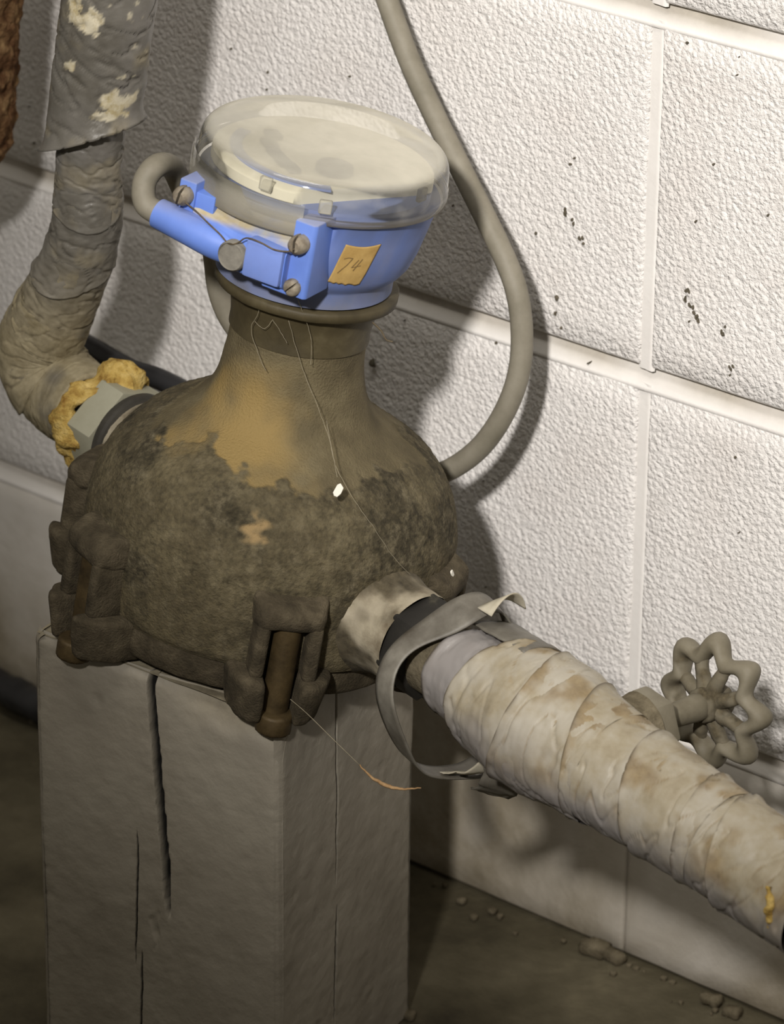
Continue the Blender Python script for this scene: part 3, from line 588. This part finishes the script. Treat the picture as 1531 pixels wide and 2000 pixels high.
# ---------------------------------------------------------------- tape wrapped pipes
def wrap(axis, rfun, s0, s1, ns=90, nt=110, skew=0, sk_a=0, rough=.0008, seed=0, flare=.0012, end_flare=0, fine_k=.22, crease=.0010):
    """A band of tape round an axis (function s -> point array); returns shape and its (s, theta) grids."""
    th = np.linspace(0, 2 * PI, nt, endpoint=False); ss = np.linspace(0, 1, ns)
    U, TH = np.meshgrid(ss, th, indexing='ij'); off = skew * np.cos(TH - sk_a)
    S = s0 + off * (1 - U) + (s1 - s0) * U
    Pd = axis(np.linspace(s0 - .02, s1 + .02, 200)); T, N, Bn = sweep_frames_up(Pd)
    k = (S - (s0 - .02)) / (s1 - s0 + .04) * 199; i = np.clip(k.astype(int), 0, 198); f = (k - i)[..., None]
    C = Pd[i] * (1 - f) + Pd[i + 1] * f; n_ = N[i] * (1 - f) + N[i + 1] * f; b_ = Bn[i] * (1 - f) + Bn[i + 1] * f
    r = rfun(S)
    flat = np.stack([np.cos(TH) * .03 + S * 0, np.sin(TH) * .03, S], -1).reshape(-1, 3)
    cr_ = fbm(flat, 55, 3, seed).reshape(S.shape); fine = fbm(flat * np.array([1, 1, 2.2]), 150, 3, seed + 3).reshape(S.shape)
    tw = np.stack([np.cos(TH) * .03, np.sin(TH) * .03, S + .012 * np.cos(TH - sk_a)], -1).reshape(-1, 3)
    fold = np.abs(fbm(tw * np.array([.5, .5, 1.6]), 48, 2, seed + 8)).reshape(S.shape)
    r = r + rough * (1.05 * cr_ + fine_k * fine) - crease * sstep(.055, .0, fold)
    e0 = np.exp(-((S - S[0:1]) / .004)); r = r + flare * e0
    e1 = np.exp(-((S[-1:] - S) / .008)); r = r + end_flare * e1
    v = (C + r[..., None] * (np.cos(TH)[..., None] * n_ + np.sin(TH)[..., None] * b_))
    # tuck the leading edge in so the band reads as a layer with thickness
    lead = C[0] + (r[0] - flare - .0016)[:, None] * (np.cos(TH[0])[:, None] * n_[0] + np.sin(TH[0])[:, None] * b_[0])
    v = np.concatenate([lead[None], v]); 
    S2 = np.concatenate([S[:1], S]); T2 = np.concatenate([TH[:1], TH])
    aux = dict(S=S2.ravel(), TH=T2.ravel(), cr=np.concatenate([cr_[:1], cr_]).ravel(), fold=np.concatenate([fold[:1], fold]).ravel(), lead=np.concatenate([np.ones((1, nt)), e0]).ravel(), v=v.reshape(-1, 3))
    return (v.reshape(-1, 3), grid_faces(ns + 1, nt, wv=True)), aux
def sweep_frames_up(P):
    T = np.gradient(P, axis=0); T /= np.linalg.norm(T, axis=1)[:, None]
    ref = REF[None]; N = ref - T * (T @ REF)[:, None]; N /= np.linalg.norm(N, axis=1)[:, None]
    return T, N, np.cross(T, N)
REF = EZ.copy()          # theta 0 is upwards
RP = np.array([(.10, 0, -.020), (.135, 0, -.020), (.17, 0, -.0195), (.20, 0, -.0195), (.235, 0, -.0200), (.27, 0, -.0200), (.31, 0, -.0200), (.35, 0, -.0210), (.40, 0, -.0220), (.46, 0, -.0225), (.56, 0, -.023), (.70, 0, -.024)])
RD = smooth_prof(RP, 600)
def raxis(x):
    y = np.stack([x, np.interp(x, RD[:, 0], RD[:, 1]), np.interp(x, RD[:, 0], RD[:, 2])], -1); return LF(y)
rpipe = Thing('taped_pipe', 'thick pipe wrapped in dirty beige tape running from the meter to the lower right', 'pipe', LF((.36, 0, -.06)))
st = lathe([(.0205, .114), (.0205, .165)], 40); st = (Frame((0, 0, -.020), (0, 1, 0), (0, 0, 1), (1, 0, 0))(st[0]), st[1])
hx = prism([(.0265 * math.cos(R(k)), .0265 * math.sin(R(k))) for k in range(15, 375, 60)], .118, .134, .0012, 2); hx = (Frame((0, 0, -.020), (0, 1, 0), (0, 0, 1), (1, 0, 0))(hx[0]), hx[1])
rpipe.part('coupling_nut', LF.vf(hx), 'black_iron', flat_angle=40, label='black coupling nut inside the torn sleeve')  # its black also stands in for the shadow inside the sleeve
rpipe.part('pipe_stub', LF.vf(st), 'valve_dust')
def tapeattrs(a, seed, under=1.0):
    v = a['v']; up_ = np.cos(a['TH'])
    stn = sstep(.05, .40, fbm(v, 30, 4, seed) + .25 * a['cr']) * sstep(-.9, .2, up_) * .85
    stn = np.maximum(stn, .8 * sstep(.05, .015, a['fold']) * sstep(.0, .3, fbm(v, 60, 2, seed + 4)))
    grey_shade = sstep(.35, -.65, up_ + .5 * fbm(v, 30, 3, seed + 2)) * under  # underside greyer and darker: its shading is put into the tape colour
    seam = np.clip(a['lead'] ** 4 * sstep(-.2, .25, fbm(v, 70, 2, seed + 6)), 0, .9)
    return {'stain': stn, 'grey_shade': grey_shade * .85, 'seam': seam}
def rr(x): return np.interp(x, [.13, .155, .168, .185, .205, .222, .24, .262, .29, .325, .36, .40, .46, .70], [.0215, .022, .0285, .0315, .0350, .0352, .0315, .0295, .0275, .0262, .0258, .0262, .0265, .027])
def rin(x): return np.interp(x, [.13, .145, .16, .19], [.0218, .0225, .0240, .028])
q, a = wrap(raxis, rin, .157, .205, 40, 90, .008, R(260), .0012, 2)
rpipe.part('inner_tape', q, 'grey_tape', attrs={**tapeattrs(a, 3), 'grey_shade': .85 * np.ones(len(a['S'])), 'stain': .4 * sstep(.1, .4, a['cr'])}, label='shiny grey tape end inside the torn sleeve')
bands = [(.186, .240, .013, 265, .0014), (.204, .262, .011, 60, .0013), (.243, .300, .013, 110, .0011), (.288, .336, .010, 150, .0010), (.322, .352, .006, 120, .0010), (.345, .400, .008, 140, .0010), (.397, .47, .006, 100, .0012), (.462, .60, .006, 120, .0012)]
for k, (a0, a1, sk, sa, ro) in enumerate(bands):
    q, a = wrap(raxis, lambda x, k=k: rr(x) + .0004 * (k % 2), a0, a1, 80, 120, sk, R(sa), ro, 11 + k * 3, .0016)
    rpipe.part('tape_band', q, 'grey_tape', attrs=tapeattrs(a, 20 + k))
# yellow wool showing at a split in the tape
yw = roughen(tube([LF((.386, -.0252, -.010)), LF((.390, -.0262, -.020)), LF((.3915, -.0235, -.031))], [.0012, .0026, .0010], 10, 14), .0024, 240, 1, 5)
rpipe.part('insulation', yw, 'yellow_wool', label='yellow wool poking through a split in the tape')
# torn sleeve: an open ring of jacket hanging round the coupling
n = 150; th = np.linspace(0, 2 * PI, n, endpoint=False); rv = []
for w in np.linspace(0, 1, 7):
    for t_ in th:
        c, s_ = math.cos(t_), math.sin(t_)                    # c up, s towards the wall
        wob = .0022 * math.sin(3 * t_ + .7) + .0016 * math.sin(5 * t_ + 2)
        rad_ = (.0450 - .0200 * max(s_, 0) ** 1.5) + wob - .0030 * c - w * (.0035 * max(c, 0) - .0025 * max(-s_, 0))
        xx = .141 + .010 * math.sin(t_ - .5) + .004 * math.sin(2 * t_ + 1) + .0135 * w * (1.15 - .25 * math.sin(t_ * 4))
        rv.append((xx + .004, rad_ * s_ + .009, -.0290 + rad_ * 1.05 * c))
rv = np.array(rv); sleeve = rpipe.part('torn_sleeve', LF.vf((rv, grid_faces(7, n, wv=True))), 'torn_sleeve', label='torn open ring of grey jacket hanging round the coupling')
md = sleeve.modifiers.new('thickness', 'SOLIDIFY'); md.thickness = .0009
# jacket flap joining the ring to the wrapped pipe (upper and wall side)
fv = []; na, nb = 40, 14
for i in range(na):
    t_ = R(-12 + 118 * i / (na - 1)); c, s_ = math.cos(t_), math.sin(t_)
    for j in range(nb):
        w = j / (nb - 1); x0 = .152 + .010 * math.sin(t_ - .5) + .004 * math.sin(2 * t_ + 1)
        rad_ = (.0398 - .0035 * c) * (1 - w) + .0335 * w; x = x0 + (.197 - x0) * w
        zc = -.029 * (1 - w) + -.0185 * w; fv.append((x + .004 * (1 - w), rad_ * s_ + .009 * (1 - w), zc + rad_ * c))
fo = rpipe.part('sleeve_flap', LF.vf((np.array(fv) + .0007 * fbm(np.array(fv), 90, 2, 3)[:, None], grid_faces(na, nb))), 'torn_sleeve')
md = fo.modifiers.new('thickness', 'SOLIDIFY'); md.thickness = .0008
# pale lining edge behind the ring, hanging scrap below
lv_ = []
for i in range(24):
    t_ = R(-16 + 36 * i / 23); c, s_ = math.cos(t_), math.sin(t_); hgt = .0085 * math.sin(PI * i / 23)
    for j in range(4): lv_.append((.157 + .010 * j / 3, (.0468 + hgt * j / 3) * s_ * .85 + .009, -.0290 + (.0490 + hgt * j / 3) * c))
lo_ = rpipe.part('pale_lining', LF.vf((np.array(lv_), grid_faces(24, 4))), 'pale_lining', label='pale lining standing up behind the ring'); md = lo_.modifiers.new('thickness', 'SOLIDIFY'); md.thickness = .0006
def sheet(pts, w0, w1, axis_w, nseg=26, amp=.001, seed=1):
    Pp = smooth_prof(pts, nseg); v = []
    for i, p_ in enumerate(Pp):
        w = w0 + (w1 - w0) * i / (nseg - 1) 
        for j in np.linspace(-1, 1, 9): v.append(p_ + np.array(axis_w) * w * j)
    v = np.array(v); return (v + amp * fbm(v, 110, 3, seed)[:, None] * np.array([.3, 1, .6]), grid_faces(nseg, 9))
s1 = rpipe.part('hanging_scrap', LF.vf(sheet([(.190, .004, -.044), (.184, .000, -.054), (.178, .000, -.064), (.168, .000, -.0705), (.160, .002, -.0745)], .004, .009, (.55, .8, .1), amp=.003)), 'pale_lining', label='pale crumpled scrap hanging below the pipe')
md = s1.modifiers.new('thickness', 'SOLIDIFY'); md.thickness = .0006
s2 = rpipe.part('hanging_scrap', LF.vf(sheet([(.197, -.006, -.046), (.196, -.004, -.058), (.192, .000, -.068), (.182, .006, -.0765)], .009, .011, (.75, .6, 0), amp=.002, seed=6)), 'torn_sleeve')
md = s2.modifiers.new('thickness', 'SOLIDIFY'); md.thickness = .0006

# ---------------------------------------------------------------- gate valve on the taped pipe
vdir = np.array([.02, .985, .05]); vdir /= np.linalg.norm(vdir)
vx = np.cross(vdir, [0, 0, 1]); vx /= np.linalg.norm(vx); vz = np.cross(vx, vdir)
VF = LF.sub((.2365, -.005, -.0215), vx, vz, vdir)      # local z = stem direction
valve = Thing('gate_valve', 'dusty gate valve with lobed handwheel branching off the beige taped pipe', 'valve', VF((0, 0, .02)))
nb_ = lathe(smooth_prof([(.0200, .012), (.0185, .028), (.0165, .036), (.0170, .044), (.0180, .0475)], 24), 40)
valve.part('bonnet', VF.vf(roughen(nb_, .0014, 150, 0, 3)), 'valve_dust')
hx = prism([(.0188 * math.cos(R(k)), .0188 * math.sin(R(k))) for k in range(0, 360, 60)], .0470, .0585, .0016, 2)
valve.part('bonnet_nut', VF.vf(hx), 'wheel_metal', attrs={'dust': np.zeros(len(hx[0]))}, flat_angle=40)
sp = lathe(smooth_prof([(.0125, .058), (.0090, .0605), (.0068, .063), (.0064, .075), (.0068, .0915), (.0, .0915)], 26), 28)
valve.part('stem', VF.vf(sp), 'wheel_metal', attrs={'dust': .6 * sstep(.085, .092, sp[0][:, 2])})
wheel_e = None
th = np.linspace(0, 2 * PI, 192, endpoint=False); ph = np.linspace(0, 2 * PI, 16, endpoint=False); wv_ = []
W0 = R(11)
for t_ in th:
    lob = math.cos(8 * (t_ - W0)); R0 = .0272 + .0034 * lob; rs = .0050 + .0007 * lob
    for p_ in ph: wv_.append(((R0 + rs * 1.05 * math.cos(p_)) * math.cos(t_), (R0 + rs * 1.05 * math.cos(p_)) * math.sin(t_), .1000 + .0015 * lob + rs * 1.15 * math.sin(p_)))
wv_ = np.array(wv_)
wheel = valve.part('handwheel', VF.vf((wv_, grid_faces(192, 16, wu=True, wv=True))), 'wheel_metal', attrs={'dust': sstep(.05, .35, fbm(wv_, 60, 3, 5)) * sstep(.033, .026, np.hypot(wv_[:, 0], wv_[:, 1])) * .9}, label='grey lobed handwheel')
for k in range(8):
    t_ = W0 + PI / 8 + k * PI / 4; c, s_ = math.cos(t_), math.sin(t_)
    q = tube([(.006 * c, .006 * s_, .0965), (.014 * c, .014 * s_, .0970), (.020 * c, .020 * s_, .0985), (.0252 * c, .0252 * s_, .0995)], [.0048, .0039, .0035, .0042], 12, 12)
    q = roughen(q, .0009, 220, 0, k)
    valve.part('spoke', VF.vf(q), 'wheel_metal', parent=wheel, attrs={'dust': .35 + .6 * sstep(-.1, .3, fbm(q[0], 120, 3, 4))})
hb = lathe(smooth_prof([(.0070, .0885), (.0088, .0900), (.0092, .0950), (.0098, .1000), (.0080, .1060), (.0, .1070)], 24), 32); hb = roughen(hb, .0012, 200, 0, 2)
valve.part('wheel_hub', VF.vf(hb), 'wheel_metal', parent=wheel, attrs={'dust': .4 + .6 * sstep(-.1, .3, fbm(hb[0], 120, 3, 4))})
wl = roughen(tube([VF((-.014, -.012, .022)), VF((-.018, -.004, .026)), VF((-.0185, .006, .027))], [.0028, .0042, .0025], 10, 12), .002, 200, 1, 3)
valve.part('insulation', wl, 'yellow_wool')

# ---------------------------------------------------------------- left riser pipe, elbow, union
REF = np.array([math.cos(YAW), math.sin(YAW), 0.02])     # theta 0 towards picture right side of the riser
LP = np.array([LF((-.118, 0, -.012)), LF((-.132, 0, -.0115)), LF((-.150, .001, -.0105)), (-.2680, -.1640, .3240), (-.2840, -.1630, .3320), (-.2890, -.1630, .3480), (-.2790, -.1630, .3690), (-.2610, -.1630, .4020), (-.2515, -.1630, .4309), (-.2480, -.1630, .4693), (-.2371, -.1630, .5287), (-.2315, -.1630, .5580), (-.2265, -.1630, .5900), (-.2200, -.163, .64), (-.212, -.163, .70)])
LD = smooth_prof(LP, 800); LS = np.concatenate([[0], np.cumsum(np.linalg.norm(np.diff(LD, axis=0), axis=1))]); LT = LS[-1]
def laxis(s): return np.stack([np.interp(s, LS, LD[:, k]) for k in range(3)], -1)
REF2 = np.array([.2, -1.0, .15]); REF2 /= np.linalg.norm(REF2)
lpipe = Thing('taped_riser', 'grey taped pipe rising in front of the wall from a bulky elbow at left', 'pipe', (-.287, -.163, .30))
def lr(s): return np.interp(s, [0, .02, .05, .075, .10, .13, .17, .20, .24, .40], [.0225, .0235, .0245, .0245, .0225, .0205, .0185, .0178, .0175, .0178])
_old = REF; REF = REF2
lb = [(.022, .085, .006, 40, .0010, 0), (.070, .125, .010, 200, .0010, 0), (.112, .165, .012, 230, .0013, 0), (.150, .205, .012, 140, .0014, 0), (.194, .245, .010, 210, .0011, 0)]
for k, (a0, a1, sk, sa, ro, ef) in enumerate(lb):
    q, a = wrap(laxis, lambda s, k=k: lr(s) + .0005 * (k % 2), a0, a1, 80, 100, sk, R(sa), ro, 51 + 3 * k, .0012, ef, .4, .0010)
    v = a['v']; lowz = sstep(.43, .35, v[:, 2])
    stn = np.clip(sstep(.05, .40, fbm(v, 32, 4, 60 + k)) * .8 + lowz * .95 * sstep(-.7, -.1, fbm(v, 28, 3, 70 + k)), 0, 1)
    lpipe.part('tape_band', q, 'dark_tape', attrs={'stain': stn * (.95 if k < 3 else .5), 'paint': np.zeros(len(v))})
# wide top wrap with a flared ragged lower edge and splashes of old paint
q, a = wrap(laxis, lambda s: np.interp(s, [.2, .225, .25, .45], [.0262, .0245, .0245, .0255]), .234, .43, 140, 120, .016, R(90), .0009, 81, .0034, 0, .4, .0014)
v = a['v']; paint = np.zeros(len(v))
for (x, y, z, r0, r1) in [(-.2325, -.18, .560, .0065, .012), (-.2230, -.18, .553, .0045, .009), (-.2385, -.18, .527, .005, .0028), (-.219, -.18, .508, .004, .005), (-.222, -.18, .500, .005, .003)]:
    dd_ = np.hypot((v[:, 0] - x) / r0, (v[:, 2] - z) / r1) + .9 * fbm(v, 150, 3, 9); paint = np.maximum(paint, sstep(1.05, .85, dd_) * (v[:, 1] < -.16))
paint = np.maximum(paint, .8 * sstep(.38, .5, fbm(v, 120, 3, 4)) * sstep(-.226, -.218, v[:, 0]) )
lpipe.part('top_wrap', q, 'dark_tape', attrs={'stain': .5 * sstep(.15, .5, fbm(v, 40, 3, 88)), 'paint': paint}, label='wide grey tape wrap with splashes of old paint')
inner_p = tube(laxis(np.linspace(.0, LT, 90)), .0155, 24)
lpipe.part('inner_pipe', inner_p, 'black_iron')
REF = _old
# yellow glass wool bursting from the tape end
n1, n2 = 130, 26; wv_ = []
for i in range(n1):
    t_ = 2 * PI * i / n1; c, s_ = math.cos(t_), math.sin(t_)
    for j in range(n2):
        p_ = 2 * PI * j / n2; k = 1 + .35 * math.sin(3 * t_ + 1.1) + .25 * math.sin(7 * t_)
        rr_ = .0245 + .0022 * math.sin(4 * t_) + (.0052 * k) * math.cos(p_); wv_.append((-.1345 + .0035 * math.sin(2 * t_ + .6) + .0085 * k * math.sin(p_), rr_ * s_, -.011 + rr_ * 1.05 * c))
wv_ = np.array(wv_); cen = np.array([-.1345, 0, -.011]); dr = wv_ - cen; dr /= np.linalg.norm(dr, axis=1)[:, None]
wv_ = wv_ + dr * (.0055 * fbm(wv_, 75, 4, 3))[:, None] + np.stack([.004 * fbm(wv_, 90, 3, 8), .003 * fbm(wv_, 90, 3, 9), .003 * fbm(wv_, 90, 3, 10)], -1)
lpipe.part('insulation', LF.vf((wv_, grid_faces(n1, n2, wu=True, wv=True))), 'yellow_wool', label='yellow glass wool bursting from the tape end')
XF = Frame((0, 0, -.0115), (0, 1, 0), (0, 0, 1), (1, 0, 0))
union = Thing('pipe_union', 'pale painted hexagonal union nut between the yellow wool and the meter', 'pipe fitting', LF((-.115, 0, -.042)))
hx = prism([(.0300 * math.cos(R(k)), .0300 * math.sin(R(k))) for k in range(48, 408, 60)], -.1310, -.1120, .0010, 2)
union.part('union_nut', LF.vf(XF.vf(hx)), 'pale_nut', flat_angle=40)
gk = lathe([(.0200, -.1125), (.0262, -.1125), (.0272, -.1110), (.0272, -.1080), (.0258, -.1068), (.0258, -.1010), (.0266, -.1000), (.0266, -.0960), (.0200, -.0955)], 56)
union.part('gasket_ring', LF.vf(XF.vf(gk)), 'black_gasket', flat_angle=40, label='black ribbed gasket ring')

# ---------------------------------------------------------------- rusty flaking column at the far left
n1, n2 = 240, 200; A0, A1 = np.array([-.418, -.105, .385]), np.array([-.388, -.105, .62]); cv_ = []
tt = np.linspace(0, 1, n2); th = np.linspace(0, 2 * PI, n1, endpoint=False)
U, TH = np.meshgrid(tt, th, indexing='ij'); rad_ = .036 * sstep(-.02, .16, U) ** .6 + 0 * TH
ctr = A0[None, None] * (1 - U[..., None]) + A1[None, None] * U[..., None]
v = ctr + rad_[..., None] * np.stack([np.cos(TH), np.sin(TH), 0 * TH], -1)
flat = v.reshape(-1, 3); dsp = (.0050 * np.abs(fbm(flat * np.array([1, 1, .45]), 60, 4, 2)) + .0035 * fbm(flat, 130, 4, 5)).reshape(U.shape) - .002
v = v + dsp[..., None] * np.stack([np.cos(TH), np.sin(TH), .2 + 0 * TH], -1)
f = grid_faces(n2, n1, wv=True) + [tuple(range(n1)), tuple((n2 - 1) * n1 + k for k in range(n1))]
tag(mesh_obj('rusty_pipe', (v.reshape(-1, 3), f), 'rust'), 'rough brown flaking rusty pipe at the far left of the wall', 'pipe')

# ---------------------------------------------------------------- flakes, cobwebs, dry stem
def flake(p_, nrm, L_, W_, ang, label):
    nrm = np.array(nrm, float); nrm /= np.linalg.norm(nrm); t1 = np.cross(nrm, [0, 0, 1]); t1 /= np.linalg.norm(t1); t2 = np.cross(nrm, t1)
    a = R(ang); x = math.cos(a) * t1 + math.sin(a) * t2; y = np.cross(nrm, x)
    poly = [(-L_, -W_ * .5), (-L_ * .6, -W_), (L_ * .7, -W_ * .9), (L_, -W_ * .2), (L_ * .9, W_ * .6), (L_ * .2, W_), (-L_ * .7, W_ * .8)]
    tag(mesh_obj('paint_flake', LF.vf(Frame(p_, x, y, nrm).vf(prism(poly, -.0003, .0006, .0002, 1))), 'paint_chip', smooth=False), label, 'flake')
flake((.0765, -.0304, .0510), (.80, -.32, .5), .0036, .0020, 55, 'white paint flake lying on the middle of the meter bowl')
flake((.0945, .0445, -.0030), (.85, .45, .25), .0028, .0013, 118, 'white paint flake stuck to the bowl beside the right rear lug')
webs = {'a': [(.0232, -.0313, .1215), (.0294, -.0258, .1021), (.039, -.021, .0843), (.0536, -.0211, .0695), (.0661, -.0247, .0587), (.0795, -.0217, .0458), (.088, -.0146, .034), (.0949, -.003, .0176), (.0985, .011, .0038)],
        'b': [(-.004, -.0400, .1400), (.0099, -.0400, .1243), (.0064, -.0390, .1112), (.0129, -.0378, .0997), (.019, -.0370, .0932)], 'c': [(.0314, -.0385, .1420), (.0318, -.0240, .1166), (.0336, -.0215, .0997)],
        'd': [(.0167, -.0358, .1201), (.0207, -.0334, .115), (.0242, -.0308, .1095)], 'e': [(.0069, -.0387, .1156), (.0133, -.0370, .1138), (.0166, -.0357, .1195)], 'f': [(.0483, -.0190, .0752), (.0605, -.0236, .0648), (.0705, -.0275, .0556)]}
wl_ = {'a': 'long thin cobweb thread running down the neck and bowl', 'b': 'zigzag cobweb thread on the left of the neck', 'c': 'straight cobweb thread hanging below the blue screw plate', 'd': 'short tangled cobweb thread on the collar front', 'e': 'pale cobweb wisp on the collar left of the tangle', 'f': 'dark cobweb thread on the right shoulder of the bowl'}
for k, pts in webs.items():
    Pw = smooth_prof(pts, 60); Pw = Pw + .0005 * np.stack([fbm(Pw, 200, 2, 1), fbm(Pw, 200, 2, 2), fbm(Pw, 200, 2, 3)], -1); n_ = Pw * np.array([1, 1, 0]); n_ /= np.linalg.norm(n_, axis=1)[:, None]
    tag(mesh_obj('cobweb_thread', tube(LF(Pw + n_ * .0012), .00015, 5), 'web'), wl_[k], 'cobweb')
gp = smooth_prof([(.098, -.060, -.050), (.106, -.054, -.056), (.120, -.046, -.066), (.134, -.040, -.074)], 40)
tag(mesh_obj('cobweb_thread', tube(LF(gp), .00020, 5), 'web'), 'sagging cobweb thread between the front lug and the torn sleeve', 'cobweb')
stp = smooth_prof([(.134, -.040, -.074), (.141, -.034, -.0805), (.150, -.026, -.0830), (.158, -.018, -.0800)], 50); stp = stp + .0007 * np.stack([fbm(stp, 260, 3, 1), fbm(stp, 260, 3, 2), fbm(stp, 260, 3, 3)], -1)
tag(mesh_obj('dry_stem', tube(LF(stp), [.0003, .0007, .0011, .0006, .0003], 6), 'dry_stem'), 'thin orange dry stem hanging under the torn sleeve', 'stem')
tw = tube(LF(np.array([(.050, .000, .1265), (.053, .004, .1225), (.0555, .006, .1185), (.0585, .008, .1182)])), .00045, 6, 20)
tag(mesh_obj('twig', tw, 'seal_wire'), 'tiny bent brown twig sticking out under the collar at right', 'twig')
